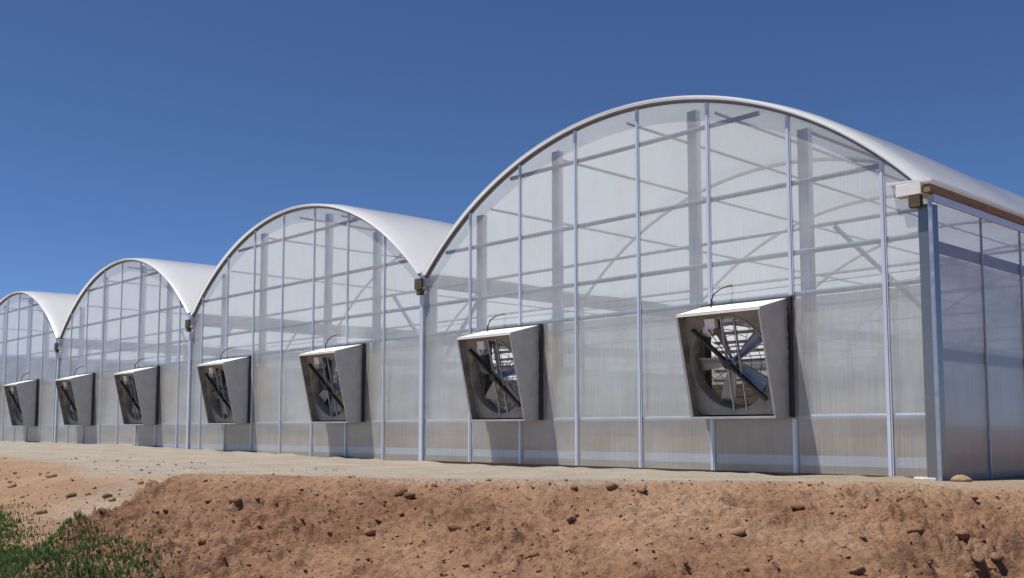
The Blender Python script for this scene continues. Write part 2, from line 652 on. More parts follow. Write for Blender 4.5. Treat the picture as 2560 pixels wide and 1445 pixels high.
# ------------------------------------------------------------------ ground: one sheet out to the horizon
def axis(lo, hi, step, far):
    core = np.arange(lo, hi + step / 2, step)
    out = []
    d = step
    p = 0
    while p < far:
        d *= 1.35
        p += d
        out.append(p)
    out = np.array(out)
    return np.concatenate([(lo - out)[::-1], core, hi + out])


gx = axis(-42, 9, 0.11, 4000)
gy = axis(-15, 3, 0.11, 4000)
GX, GY = np.meshgrid(gx, gy, indexing='ij')
cxx, cyy = np.clip(GX, -60, 30), np.clip(GY, -30, 60)
GZ = ground_height(cxx, cyy)
inside = (GX < 0.15) & (GX > XB[-1] - .15) & (GY > 0.12)
GZ = np.where(inside, -0.10, GZ)
edge_t = -5.4 + 0.5 * fbm(cxx * 0.25, cxx * 0 + 3.3, 3, 5) - cyy
patch = fbm(cxx * 0.35, cyy * 0.7, 5, 14)
grey = sstep(0.5, -0.5, edge_t + 0.9 * patch)
# sandy wash that runs down beside the heap
gu, gv = to_uv(cxx, cyy)
wash = sstep(1.3, 0.2, np.abs(gu + 3.9 - 0.16 * (gv - 10) * -1)) * sstep(-0.35, 0.25, fbm(cxx * 0.8, cyy * 0.8, 4, 77)) * 0.5
grey = np.clip(np.maximum(grey, wash), 0, 1)
near = sstep(-4, 1, cxx)
grey = grey * (1 - 0.55 * near * sstep(-0.2, 0.5, patch + 0.2))
tanf = np.clip(1.0 - 0.40 * sstep(0.0, 1.2, edge_t + 0.8 * patch) - 0.5 * sstep(2.4, 5.0, edge_t + 0.8 * patch), 0, 1)
beside = sstep(0.3, 1.6, cxx)
grey = grey * (1 - beside)
tanf = tanf * (1 - 0.8 * beside)
ground = link('ground', grid_mesh('ground', GX, GY, GZ, 'soil', (tanf, grey)))
ground['kind'] = 'structure'

# ------------------------------------------------------------------ the heap of brown soil
mu = np.arange(-5.2, 6.6, 0.016)
mv = np.arange(5.4, 10.8, 0.016)
MU, MV = np.meshgrid(mu, mv, indexing='ij')
MZ = mound_height(MU, MV)
MX, MY = to_xy(MU, MV)
GB = ground_height(MX, MY)
keepm = MZ > GB - 0.06
MZs = np.where(keepm, MZ, np.maximum(MZ, GB - 0.2))
dc = 9.05 - MV
tan_m = np.clip(sstep(0.75, 0.0, dc + 0.45 * fbm(MU * 1.2, MV * 2.5, 4, 15)) * (0.10 + 0.80 * sstep(-2.0, 2.8, MU)), 0, 1)
tan_m = np.maximum(tan_m, 0.62 * sstep(0.1, 0.5, fbm(MU * 0.7, MV * 1.3, 4, 19)))
grey_m = 0.75 * sstep(0.30, -0.1, dc + 0.25 * fbm(MU * 2.2, MV * 3, 4, 23)) * sstep(-2.2, -0.2, MU) * (1 - 0.6 * sstep(0.5, 3, MU))
mound = link('soil_mound', grid_mesh('soil_mound', MX, MY, MZs, 'soil', (tan_m, grey_m), keepm))
mound['kind'] = 'structure'


def surface_z(x, y):
    u, v = to_uv(x, y)
    g = ground_height(x, y)
    return np.maximum(g, mound_height(u, v)) if 5.3 < v < 10.9 and -5 < u < 7 else g


# clods and crumbs -------------------------------------------------
def clod_mesh(name, sub, seed, mat='clod'):
    bm = bmesh.new()
    bmesh.ops.create_icosphere(bm, subdivisions=sub, radius=1.0)
    r = np.random.default_rng(seed)
    ph = r.uniform(0, 6.28, (6, 3))
    fr = r.normal(0, 1.6, (6, 3))
    cut = [Vector(r.normal(0, 1, 3)).normalized() for _ in range(5)]
    for v in bm.verts:
        d = v.co.copy()
        k = 1.0
        for j in range(6):
            k += 0.085 * math.sin(fr[j] @ np.array(d) * 1.7 + ph[j][0])
        p = d * k
        for c in cut:
            e = p.dot(c) - 0.72
            if e > 0:
                p -= c * e * 0.85
        v.co = (p.x, p.y * 0.9, p.z * 0.72)
    me = bpy.data.meshes.new(name)
    bm.to_mesh(me)
    bm.free()
    me.materials.append(MAT[mat])
    if sub > 1:
        me.polygons.foreach_set('use_smooth', [True] * len(me.polygons))
    return me


CLODS = [clod_mesh('clod', 2, 100 + i) for i in range(14)]
placed = []
special = [(-0.44, 8.05, 0.062), (2.33, 8.35, 0.06), (0.12, 7.75, 0.042), (3.5, 7.95, 0.06), (3.95, 7.55, 0.075), (3.42, 7.28, 0.07), (4.25, 7.9, 0.05),
           (3.75, 7.35, 0.055), (3.55, 7.52, 0.05), (3.66, 7.2, 0.06), (3.9, 7.72, 0.045), (3.36, 7.4, 0.05), (3.5, 7.08, 0.055), (4.1, 7.62, 0.05), (3.2, 7.2, 0.04), (-1.25, 7.05, 0.05), (-1.1, 7.9, 0.055), (4.3, 7.35, 0.06), (2.05, 7.3, 0.035), (0.62, 7.2, 0.04), (3.15, 8.0, 0.05)]
for u, v, s in special:
    placed.append((u, v, s))
while len(placed) < 190:
    v = random.uniform(6.35, 8.8)
    u = random.uniform(-0.40 * v - 0.2, 0.53 * v)
    den = float(fbm(np.array(u * 0.8), np.array(v * 1.1), 3, 61))
    if random.random() > 0.35 + 1.2 * max(den, 0):
        continue
    s = min(0.016 * random.paretovariate(2.1), 0.062)
    if float(mound_height(np.array(u), np.array(v))) < float(ground_height(*[np.array(c) for c in to_xy(u, v)])):
        continue
    placed.append((u, v, s))
for i, (u, v, s) in enumerate(placed):
    x, y = to_xy(u, v)
    z = float(mound_height(np.array(u), np.array(v)))
    o = link('clod', CLODS[i % len(CLODS)], mound)
    o.location = (x, y, z + s * 0.20)
    o.rotation_euler = (random.uniform(-.5, .5), random.uniform(-.5, .5), random.uniform(0, 6.28))
    o.scale = (s * random.uniform(.9, 1.45), s * random.uniform(.8, 1.2), s * random.uniform(.75, 1.05))


def crumbs(name, pts, mat, parent=None, kind='stuff'):
    base = clod_mesh('crumb_base', 1, 5)
    bv = np.array([v.co[:] for v in base.vertices])
    bf = np.array([p.vertices[:] for p in base.polygons])
    V, F = [], []
    for i, (x, y, z, s) in enumerate(pts):
        a, b = random.uniform(0, 6.28), random.uniform(-0.8, 0.8)
        R = np.array(Matrix.Rotation(a, 3, 'Z') @ Matrix.Rotation(b, 3, 'X'))
        sc = np.array([random.uniform(.7, 1.4), random.uniform(.7, 1.2), random.uniform(.6, 1.0)])
        V.append((bv * sc * s) @ R.T + np.array([x, y, z + s * 0.2]))
        F.append(bf + i * len(bv))
    V, F = np.concatenate(V), np.concatenate(F)
    me = bpy.data.meshes.new(name)
    me.vertices.add(len(V))
    me.vertices.foreach_set('co', V.ravel())
    me.loops.add(F.size)
    me.loops.foreach_set('vertex_index', F.ravel())
    me.polygons.add(len(F))
    me.polygons.foreach_set('loop_start', np.arange(len(F)) * 3)
    me.update(calc_edges=True)
    me.materials.append(MAT[mat])
    o = link(name, me, parent)
    o['kind'] = kind
    return o


n = 4200
vv = RNG.uniform(6.0, 9.0, n)
uu = RNG.uniform(-0.42, 0.53, n) * vv
mz = mound_height(uu, vv)
xx, yy = to_xy(uu, vv)
ok = mz > ground_height(xx, yy)
ss = np.minimum(0.0055 * (1 + RNG.pareto(2.4, n)), 0.02)
crumbs('soil_crumbs', [(xx[i], yy[i], mz[i], ss[i]) for i in range(n) if ok[i]], 'clod', mound)

n = 650
vv = RNG.uniform(9.5, 19, n)
uu = RNG.uniform(-0.55, -0.12, n) * vv
xx, yy = to_xy(uu, vv)
gz = ground_height(xx, yy)
ss = np.minimum(0.012 * (1 + RNG.pareto(2.2, n)), 0.075) * np.where(yy > -6, 0.45, 1.0)
crumbs('slope_stones', [(xx[i], yy[i], gz[i], ss[i]) for i in range(n) if yy[i] < -3.0], 'sandy', ground)

# ------------------------------------------------------------------ grass in the low corner
V, F, T = [], [], []
n = 70000
gv_ = RNG.uniform(6.3, 11.8, n)
gu_ = RNG.uniform(-0.60, -0.24, n) * gv_
gk = fbm(gu_ * 1.1, gv_ * 1.1, 4, 7)
# the grass fills the low ground left of the heap and thins out towards it
glim = np.interp(gu_, [-7.0, -5.42, -4.66, -4.09, -3.4, -3.0, -2.42, -2.0], [11.6, 10.5, 9.75, 8.95, 7.75, 7.3, 7.0, 6.5])
ge = (glim - gv_) * 0.6 + 0.4 * gk
gkeep = (ge > 0) | (RNG.uniform(0, 1, n) < 0.7 * np.exp(np.minimum(ge, 0) * 9))
gx_, gy_ = to_xy(gu_, gv_)
gz_ = np.maximum(ground_height(gx_, gy_), mound_height(gu_, gv_))
for j in np.nonzero(gkeep)[0]:
    x, y, z, k, e = float(gx_[j]), float(gy_[j]), float(gz_[j]), float(gk[j]), float(ge[j])
    h = random.uniform(0.025, 0.085) * (0.75 + 0.5 * k) * (1.0 if e > 0.2 else 0.7)
    a = random.uniform(0, 6.28)
    w = random.uniform(0.003, 0.006)
    lean = random.uniform(0.1, 0.75) * h
    la = random.uniform(0, 6.28)
    ca, sa = math.cos(a) * w, math.sin(a) * w
    lx, ly = math.cos(la) * lean, math.sin(la) * lean
    o = len(V)
    V += [(x - ca, y - sa, z - .01), (x + ca, y + sa, z - .01), (x - ca * .8 + lx * .35, y - sa * .8 + ly * .35, z + h * .6),
          (x + ca * .8 + lx * .35, y + sa * .8 + ly * .35, z + h * .6), (x + lx, y + ly, z + h)]
    F += [(o, o + 1, o + 3, o + 2), (o + 2, o + 3, o + 4)]
    T += [min(max(random.gauss(0.45 + 0.3 * k, 0.2), 0), 1)] * 5
me = bpy.data.meshes.new('grass')
me.from_pydata(V, [], F)
at = me.attributes.new('tone', 'FLOAT', 'POINT')
at.data.foreach_set('value', T)
me.materials.append(MAT['grass'])
grass = link('grass', me)
tag(grass, 'low dark green grass growing left of the brown soil heap', 'grass', kind='stuff')

# ------------------------------------------------------------------ greenhouse spans
LABELS = ['nearest arched greenhouse span with galvanised corner post and clear side wall',
          'second arched greenhouse span from the corner, with a full arch and two small fans',
          'third arched greenhouse span from the corner, just right of the farthest one',
          'farthest and smallest arched greenhouse span at the end of the row']


def arc_x(z, grow=-0.05):
    """half width of the gable at height z"""
    if z <= Z_GUT:
        return BAY / 2
    r = R_ARC + grow
    return math.sqrt(max(r * r - (z - (Z_TOP - R_ARC)) ** 2, 0))


def fan_rects(i):
    x0 = XB[i]
    k = (XB[i] - XB[i + 1]) / BAY
    return [(x0 - f * k - FAN_W, x0 - f * k, FAN_Z0 + 0.01, FAN_Z1) for f in FAN_R]


def sheet_mesh(xa, xb, xm, holes, y, zb, half=HALF):
    """one gable sheet between xa and xb, cut to the arch at its top and round the fan openings"""
    xs = sorted(set([xa, xb] + [h for r in holes for h in r[:2] if xa < h < xb]))
    cols = []
    for a, b in zip(xs[:-1], xs[1:]):
        nn = max(2, int((b - a) / 0.14))
        cols += [(a + (b - a) * k / nn, a + (b - a) * (k + 1) / nn) for k in range(nn)]
    m = MB()

    def top(x):
        d = x - xm
        return arc_z(d, -0.02) if abs(d) < half else Z_GUT - 0.12
    for a, b in cols:
        mid = (a + b) / 2
        cuts = [(r[2], r[3]) for r in holes if r[0] < mid < r[1]]
        lo = zb
        for c0, c1 in cuts:
            m.add([(a, y, lo), (b, y, lo), (b, y, c0), (a, y, c0)], [(0, 1, 2, 3)])
            lo = c1
        m.add([(a, y, lo), (b, y, lo), (b, y, top(b)), (a, y, top(a))], [(0, 1, 2, 3)])
    # weld the columns into one sheet
    key, new, remap = {}, [], []
    for v in m.v:
        k = tuple(round(c, 5) for c in v)
        if k not in key:
            key[k] = len(new)
            new.append(v)
        remap.append(key[k])
    m.v, m.f = new, [tuple(remap[i] for i in f) for f in m.f]
    return m


mull_x = []
k = 0
while M0 + SHEET * k < -XB[-1]:
    mull_x.append(-(M0 + SHEET * k))
    k += 1

houses = []
for i in range(NB):
    x0, x1 = XB[i], XB[i + 1]
    xm = (x0 + x1) / 2
    BAYI = x0 - x1
    HALFI = BAYI / 2 - 0.072
    zb = 0.03 if i < 1 else -0.02
    house = thing('greenhouse', LABELS[i], 'greenhouse', (xm, 0, 0), 'greenhouse spans joined in a row')
    houses.append(house)
    holes = fan_rects(i)
    # --- gable sheets
    ms = [x for x in mull_x if x1 + 0.12 < x < x0 - 0.12]
    edges = [x1] + sorted(ms) + [x0]
    for a, b in zip(edges[:-1], edges[1:]):
        full = [h for h in holes if h[0] <= a + 1e-3 and h[1] >= b - 0.02]
        if full:
            h = full[0]
            MB().add([(a, 0, zb), (b, 0, zb), (b, 0, h[2]), (a, 0, h[2])], [(0, 1, 2, 3)]).build('polycarbonate_sheet', 'sheet', house)
            sheet_mesh(a, b, xm, [], 0.0, h[3], HALFI).build('polycarbonate_sheet', 'sheet', house)
        else:
            sheet_mesh(a, b, xm, holes, 0.0, zb, HALFI).build('polycarbonate_sheet', 'sheet', house)
    # --- mullion caps outside the sheets, broken by the fans
    for x in ms:
        d = x - xm
        zt = arc_z(d, -0.03) if abs(d) < HALFI else Z_GUT - 0.1
        segs = [(zb, zt)]
        for h in holes:
            if h[0] - 0.03 < x < h[1] + 0.03:
                if h[0] + 0.02 < x < h[1] - 0.02:
                    segs = [(zb, FAN_Z0 - 0.02), (FAN_Z1 + 0.02, zt)]
                else:
                    segs = [(zb, FAN_Z0 - 0.02), (FAN_Z1 + 0.02, zt)]
        for a, b in segs:
            m = MB()
            m.box(x - 0.032, x + 0.032, -0.016, -0.003, a, b)
            m.box(x - 0.014, x + 0.014, -0.028, -0.016, a, b)
            m.build('mullion', 'alu', house)
    # --- horizontal girts behind the sheets
    for gi, z in enumerate(GIRTS):
        hw = min(arc_x(z, -0.08), BAYI / 2 - 0.07)
        pieces = [(xm - hw, xm + hw)]
        m_h = 0.05 if gi > 1 else 0.06
        if gi == 1:
            hs = sorted(holes)
            pieces = [(xm - hw, hs[0][0] - .02), (hs[0][1] + .02, hs[1][0] - .02), (hs[1][1] + .02, xm + hw)]
        for a, b in pieces:
            m = MB()
            if gi == 0:
                m.box(a, b, 0.02, 0.06, z - 0.06, z + 0.06)
            else:
                m.tube([(a, 0.05, z), (b, 0.05, z)], 0.034, 10)
            m.build('girt', 'alu' if gi < 2 else 'girt', house, smooth=gi > 0)
    # --- inner studs on both sides of every fan
    for sx in (1.63, 3.33, 5.96, 7.75):
        x = x0 - sx * BAYI / BAY
        zt = arc_z(x - xm, -0.12)
        m = MB()
        m.box(x - 0.075, x + 0.075, 0.10, 0.20, -0.05, zt)
        m.build('stud', 'galv', house)
    # --- inner liner behind the lower sheets, open at the fans
    f1, f0_ = sorted(holes)
    for a, b in ((x1 + .1, f1[0]), (f1[1], f0_[0]), (f0_[1], x0 - .1)):
        MB().add([(a, 0.088, 0.705), (b, 0.088, 0.705), (b, 0.088, 2.19), (a, 0.088, 2.19)], [(0, 1, 2, 3)]).build('inner_liner', 'liner', house)
    MB().add([(x1 + .1, 0.092, -0.03), (x0 - .1, 0.092, -0.03), (x0 - .1, 0.092, 0.69), (x1 + .1, 0.092, 0.69)], [(0, 1, 2, 3)]).build('shade_apron', 'shade_apron', house)  # added brown sheet, deepens the shadows at the wall foot
    # --- bow along the gable edge
    nseg = 56
    am = math.asin(HALFI / R_ARC)
    cz = Z_TOP - R_ARC

    def arc_pts(r, n_=nseg, a=am):
        return [(xm + r * math.sin(t), cz + r * math.cos(t)) for t in np.linspace(-a, a, n_ + 1)]
    m = MB()
    pi_, po_ = arc_pts(R_ARC - 0.022), arc_pts(R_ARC + 0.012)
    vs, fs = [], []
    for (xi, zi), (xo, zo) in zip(pi_, po_):
        vs += [(xi, -0.035, zi), (xo, -0.035, zo), (xo, 0.05, zo), (xi, 0.05, zi)]
    for s in range(nseg):
        o = s * 4
        for e in range(4):
            e2 = (e + 1) % 4
            fs.append((o + e, o + e2, o + 4 + e2, o + 4 + e))
    fs += [(0, 1, 2, 3), (nseg * 4 + 3, nseg * 4 + 2, nseg * 4 + 1, nseg * 4)]
    m.add(vs, fs)
    m.build('arch_rim', 'rim', house)
    # --- roof film: two inflated skins from gutter to gutter, closed at the edge
    ys = [-0.10, -0.06] + list(np.linspace(0.3, LENGTH, 64))
    m = MB()
    rows = []
    for yk, y in enumerate(ys):
        bulge = 0.028 + (0.10 * (0.72 + 0.28 * abs(math.sin(math.pi * (y - 0.42) / 3.66))) if yk > 1 else 0.03 * yk)
        rows.append([(x, y, z) for x, z in arc_pts(R_ARC + bulge)])
    nn = nseg + 1
    for r in rows:
        m.v += r
    for a in range(len(rows) - 1):
        for s in range(nseg):
            m.f.append((a * nn + s, a * nn + s + 1, (a + 1) * nn + s + 1, (a + 1) * nn + s))
    # front lip of the film
    o = len(m.v)
    m.v += [(x, -0.10, z) for x, z in arc_pts(R_ARC + 0.013)]
    for s in range(nseg):
        m.f.append((o + s, o + s + 1, s + 1, s))
    m.build('roof', 'film', house, smooth=True)
    # --- gutter and valley posts on the right of the span
    gz0, gz1 = Z_GUT - 0.16, Z_GUT + 0.0
    if i > 0:
        m = MB()
        prof = [(-0.075, gz1 + (0.04 if i < 1 else 0.13)), (-0.06, gz0), (0.06, gz0), (0.075, gz1 + (0.02 if i < 2 else 0.13))]
        for y in (-0.03, LENGTH):
            m.v += [(x0 + px, y, pz) for px, pz in prof]
        for e in range(3):
            m.f.append((e, e + 1, 4 + e + 1, 4 + e))
        m.f.append((3, 2, 1, 0))
        m.build('gutter', 'galv', house)
        m = MB()
        m.box(x0 - 0.10, x0 + 0.10, -0.13, -0.085, gz0 - 0.06, gz1 - 0.03)
        m.box(x0 - 0.05, x0 + 0.05, -0.12, -0.03, gz0 - 0.16, gz0 - 0.062)
        m.build('gutter_bracket', 'bracket_shade', house)
        m = MB()
        m.box(x0 - 0.045, x0 + 0.045, -0.05, -0.004, -0.05, gz0 - 0.17)
        m.build('valley_cap', 'alu', house)
        m = MB()
        m.box(x0 - 0.09, x0 + 0.09, 0.07, 0.25, -0.05, gz0 - 0.01)
        m.build('column', 'galv', house)
    # --- inner frames every 3.66 m: columns, bows, tie chord, knee braces
    for fy in np.arange(0.42, LENGTH, 3.66):
        first = fy < 1
        if not first:
            m = MB()
            m.box(x0 - 0.06 - (0.1 if i == 0 else 0), x0 + 0.06 - (0.1 if i == 0 else 0), fy - 0.06, fy + 0.06, -0.05, gz0 - 0.01)
            m.build('column', 'galv', house)
            m = MB()
            m.tube([(x, fy, z) for x, z in arc_pts(R_ARC - 0.05, 28)], 0.035, 6)
            m.build('bow', 'galv', house, smooth=True)
        m = MB()
        m.tube([(x1 + 0.12, fy, 3.13), (x0 - 0.12, fy, 3.13)], 0.026, 8)
        m.build('tie_chord', 'galv', house, smooth=True)
        for sx, xe in ((1, x1 + 0.15), (-1, x0 - 0.2)) if first else ():
            m = MB()
            m.bar((xe, fy - 0.03, 1.85), (xe + sx * 1.18, fy - 0.03, 3.08), 0.05, 0.05)
            m.build('knee_brace', 'galv', house)
    # --- purlins along the length
    for a in (-0.52, -0.26, 0.0, 0.26, 0.52):
        px, pz = xm + (R_ARC - 0.12) * math.sin(a), cz + (R_ARC - 0.12) * math.cos(a)
        m = MB()
        m.tube([(px, 0.22, pz), (px, LENGTH, pz)], 0.024, 6)
        m.build('purlin', 'galv', house, smooth=True)
    # thin crop wires across the span
    for wz, wy in ((2.62, 1.6), (2.42, 2.4)):
        m = MB()
        m.tube([(x1 + .05, wy, wz), (xm, wy, wz - .04), (x0 - .25, wy, wz)], 0.007, 5)
        m.build('wire', 'dark', house)
    # --- far gable
    m = sheet_mesh(x1, x0, xm, [], LENGTH, zb, HALFI)
    m.build('rear_panel', 'white', house)
    m = MB()
    m.box(x1 + 0.3, x0 - 0.3, LENGTH - 0.35, LENGTH - 0.2, 0.0, 2.95)
    m.build('sky_screen_rear', 'pad', house)  # added screen, keeps bright sky from showing through the rear
    m = MB()
    m.box(x1 + 0.01, x0 - 0.01, 0.07, LENGTH, -0.07, -0.03)
    m.build('floor', 'floor', house)

# --- right-hand side wall, corner post and eave of the nearest span
h0 = houses[0]
zt = 3.10
ys = [0.14] + list(np.arange(1.34, LENGTH, SHEET)) + [LENGTH]
for a, b in zip(ys[:-1], ys[1:]):
    m = MB()
    m.add([(0.0, a, -0.02), (0.0, b, -0.02), (0.0, b, zt), (0.0, a, zt)], [(0, 1, 2, 3)])
    m.build('polycarbonate_sheet', 'sheet', h0)
for y in ys[1:-1]:
    m = MB()
    m.box(0.003, 0.014, y - 0.022, y + 0.022, -0.02, zt)
    m.box(0.014, 0.024, y - 0.010, y + 0.010, -0.02, zt)
    m.build('mullion', 'galv', h0)
for z in (0.193, 1.40, 2.62):
    m = MB()
    m.box(-0.065, -0.015, 0.15, LENGTH, z - 0.065, z + 0.065)
    m.build('girt', 'side_girt', h0)
MB().add([(-0.072, 0.23, 0.60), (-0.072, LENGTH, 0.60), (-0.072, LENGTH, 2.55), (-0.072, 0.23, 2.55)], [(0, 1, 2, 3)]).build('inner_liner', 'liner', h0)
MB().add([(-0.075, 0.23, -0.03), (-0.075, LENGTH, -0.03), (-0.075, LENGTH, 0.59), (-0.075, 0.23, 0.59)], [(0, 1, 2, 3)]).build('shade_apron', 'shade_apron', h0)
m = MB()       # folded bright flashing round the corner
m.box(-0.135, 0.016, -0.016, -0.004, -0.06, 3.08)
m.box(0.004, 0.016, -0.0035, 0.15, -0.06, 3.08)
m.build('corner_flashing', 'flash', h0)
m = MB()
m.box(-0.17, -0.03, 0.07, 0.21, -0.06, 3.08)
m.build('corner_post', 'galv', h0)
m = MB()
m.box(-0.012, 0.032, -0.036, -0.0165, -0.06, 3.12)
m.build('corner_trim', 'galv', h0)
# eave gutter closed with a white end box, timber below the film
m = MB()
m.box(-0.345, -0.05, -0.11, 0.02, 3.185, 3.33)
m.build('gutter_end_box', 'white', h0, bevel=0.008)
m = MB()
m.box(-0.20, -0.07, -0.105, -0.02, 3.05, 3.183)
m.build('gutter_bracket', 'bracket_shade', h0)
m = MB()
m.box(-0.028, 0.045, -0.09, LENGTH, 3.20, 3.29)
m.build('eave_board', 'timber', h0)
m = MB()
m.box(0.002, 0.03, 0.04, LENGTH, 3.105, 3.195)
m.build('eave_channel', 'alu', h0)
m = MB()
m.slab([(-0.44, -0.11, 3.345), (0.075, -0.11, 3.312), (0.075, LENGTH, 3.312), (-0.44, LENGTH, 3.345)], 0.03)
m.build('eave_film', 'film', h0)
m = MB()
m.box(-0.30, -0.03, -0.03, 0.20, -0.10, 0.03)
m.build('concrete_footing', 'concrete', h0, bevel=0.02)
# left end of the row
xl = XB[-1]
m = MB()
m.add([(xl, 0.0, -0.02), (xl, LENGTH, -0.02), (xl, LENGTH, Z_GUT + .17), (xl, 0.0, Z_GUT + .17)], [(0, 1, 2, 3)])
m.build('side_sheet', 'film', houses[-1])
m = MB()
m.box(xl + 0.05, xl + 0.07, 0.3, LENGTH - 0.5, -0.02, 3.36)
m.build('sky_screen_side', 'side_screen', houses[-1])  # added screen, blocks the sky glow at the unseen left end

# ------------------------------------------------------------------ exhaust fans
def make_fan():
    """local coordinates: x along the wall, -y outward, z up from the bottom of the frame"""
    W = FAN_W / 2
    H = FAN_Z1 - FAN_Z0
    root = bpy.data.objects.new('exhaust_fan', None)
    COL.objects.link(root)
    root.empty_display_size = 0.2

    def part(mb, name, mat, parent=root, smooth=False, bevel=0.0):
        o = bpy.data.objects.new(name, mb.mesh(name, mat, smooth))
        COL.objects.link(o)
        o.parent = parent
        if bevel:
            md = o.modifiers.new('bevel', 'BEVEL')
            md.width = bevel
            md.segments = 2
            md.limit_method = 'ANGLE'
        return o
    # frame set into the wall, painted dark for the shadow gap beside the hood
    m = MB()
    m.box(-W, W, -0.055, 0.10, H - 0.045, H)
    m.box(-W, W, -0.055, 0.10, 0.0, 0.045)
    m.box(-W, -W + 0.045, -0.055, 0.10, 0.045, H - 0.045)
    m.box(W - 0.045, W, -0.055, 0.10, 0.045, H - 0.045)
    part(m, 'wall_frame', 'dark')
    # hood: top, two sides and bottom of folded sheet, mouth leaning down
    hw = 0.625
    bt, bb = (-0.056, H - 0.03), (-0.056, 0.012)
    ft, fb = (-0.655, 1.305), (-0.355, -0.012)
    t = 0.012
    m = MB()
    m.slab([(-hw, ft[0], ft[1]), (hw, ft[0], ft[1]), (hw, bt[0], bt[1]), (-hw, bt[0], bt[1])], t)
    m.box(-hw, hw, ft[0] - 0.004, ft[0] + 0.006, ft[1] - 0.022, ft[1] - 0.001)
    part(m, 'hood_top', 'white')
    m = MB()
    m.slab([(-hw, bb[0], bb[1] - t), (hw, bb[0], bb[1] - t), (hw, fb[0], fb[1] - t), (-hw, fb[0], fb[1] - t)], -t)
    m.box(-hw, hw, fb[0] - 0.006, fb[0] + 0.004, fb[1] + 0.001, fb[1] + 0.024)
    part(m, 'hood_bottom', 'hood')
    for s in (-1, 1):
        m = MB()
        xa = s * (hw - 0.001)
        q = [(xa, bb[0], bb[1] + .001), (xa, fb[0], fb[1] + .001), (xa, ft[0], ft[1] - .001), (xa, bt[0], bt[1] - .001)]
        m.slab(q, t)
        # folded edge along the mouth
        e0, e1 = Vector((xa - s * 0.014, fb[0], fb[1] + 0.03)), Vector((xa - s * 0.014, ft[0], ft[1] - 0.03))
        m.bar(e0, e1, 0.026, 0.006, (0, 1, 0))
        side = part(m, 'hood_side', 'hood')
        m = MB()

        xi = xa + 0.0145 if s < 0 else xa - 0.0025
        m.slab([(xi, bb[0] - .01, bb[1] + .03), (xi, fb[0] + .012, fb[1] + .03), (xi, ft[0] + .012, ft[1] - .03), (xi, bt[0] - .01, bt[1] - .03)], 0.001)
        part(m, 'shade_lining', 'inner', side)  # thin skin that carries the painted shade of the hood's inside
    # everything below sits in the plane of the leaning mouth
    TILT = math.atan2(fb[0] - ft[0], ft[1] - fb[1])
    T = Matrix.Translation((0, (ft[0] + fb[0]) / 2, (ft[1] + fb[1]) / 2)) @ Matrix.Rotation(TILT, 4, 'X') @ Matrix.Translation((0, 0.065, 0))

    global FAN_T
    FAN_T = T

    def lean(mb):
        mb.v = [tuple(T @ Vector(v)) for v in mb.v]
        return mb
    R = 0.578
    m = MB()
    N = 48
    ring, sq = [], []
    for k in range(N):
        a = 2 * math.pi * k / N + math.pi / N
        c, s = math.cos(a), math.sin(a)
        ring.append((R * c, 0.055, R * s))
        f = 1 / max(abs(c), abs(s))
        sq.append((f * c * 0.612, 0.055, f * s * 0.655))
    m.add(ring + sq, [(k, (k + 1) % N, N + (k + 1) % N, N + k) for k in range(N)])
    part(lean(m), 'orifice_plate', 'inner')
    m = MB()
    prof = [(R + 0.03, 0.045), (R + 0.004, 0.05), (R - 0.006, 0.07), (R - 0.006, 0.22), (R + 0.02, 0.225)]
    vs, fs = [], []
    for k in range(N):
        a = 2 * math.pi * k / N
        vs += [(r * math.cos(a), y, r * math.sin(a)) for r, y in prof]
    P = len(prof)
    for k in range(N):
        for e in range(P - 1):
            k2 = (k + 1) % N
            fs.append((k * P + e, k * P + e + 1, k2 * P + e + 1, k2 * P + e))
    m.add(vs, fs)
    part(lean(m), 'shroud', 'inner', smooth=True)
    # hub and blades
    m = MB()
    m.tube([(0, 0.07, 0), (0, 0.08, 0), (0, 0.19, 0), (0, 0.20, 0)], [0.04, 0.065, 0.065, 0.05], 16)
    m.tube([(0, 0.0, 0), (0, 0.08, 0)], 0.02, 10)
    part(lean(m), 'hub', 'galv', smooth=True)
    NBL = 5
    blade_me = None
    for k in range(NBL):
        a0 = 2 * math.pi * k / NBL + 0.62
        if blade_me is None:
            m = MB()
            nr, nc = 7, 5
            for ir in range(nr):
                r = 0.05 + (0.555 - 0.05) * ir / (nr - 1)
                wd = 0.040 + 0.062 * math.sin(min(ir / (nr - 1) * 1.25, 1) * math.pi / 2)
                pitch = math.radians(46 - 22 * ir / (nr - 1))
                for ic in range(nc):
                    sft = (ic / (nc - 1) - 0.5) * 2 * wd
                    camber = 0.03 * (1 - (2 * ic / (nc - 1) - 1) ** 2)
                    m.v.append((r, sft * math.sin(pitch) * 0.6 + camber, sft * math.cos(pitch)))
            for ir in range(nr - 1):
                for ic in range(nc - 1):
                    q = ir * nc + ic
                    m.f.append((q, q + 1, q + nc + 1, q + nc))
            blade_me = m.mesh('blade', 'blade', True)
        o = bpy.data.objects.new('blade', blade_me)
        COL.objects.link(o)
        o.parent = root
        o.matrix_basis = T @ Matrix.Translation((0, 0.13, 0)) @ Matrix.Rotation(-a0, 4, 'Y')
        md = o.modifiers.new('solid', 'SOLIDIFY')
        md.thickness = 0.005
    # diagonal strut that carries motor and bearing, two upright straps
    m = MB()
    m.bar((-0.47, 0.028, 0.47), (0.47, 0.028, -0.47), 0.03, 0.07, (0, 1, 0))
    part(lean(m), 'strut', 'dark')
    for sx in (0.16, -0.03):
        m = MB()
        m.bar((sx, 0.052, -0.6), (sx, 0.052, 0.6), 0.012, 0.035, (0, 1, 0))
        part(lean(m), 'strap', 'galv')
    m = MB()
    m.tube([(0, -0.022, 0), (0, -0.018, 0), (0, 0.002, 0), (0, 0.006, 0)], [0.05, 0.06, 0.06, 0.05], 20)
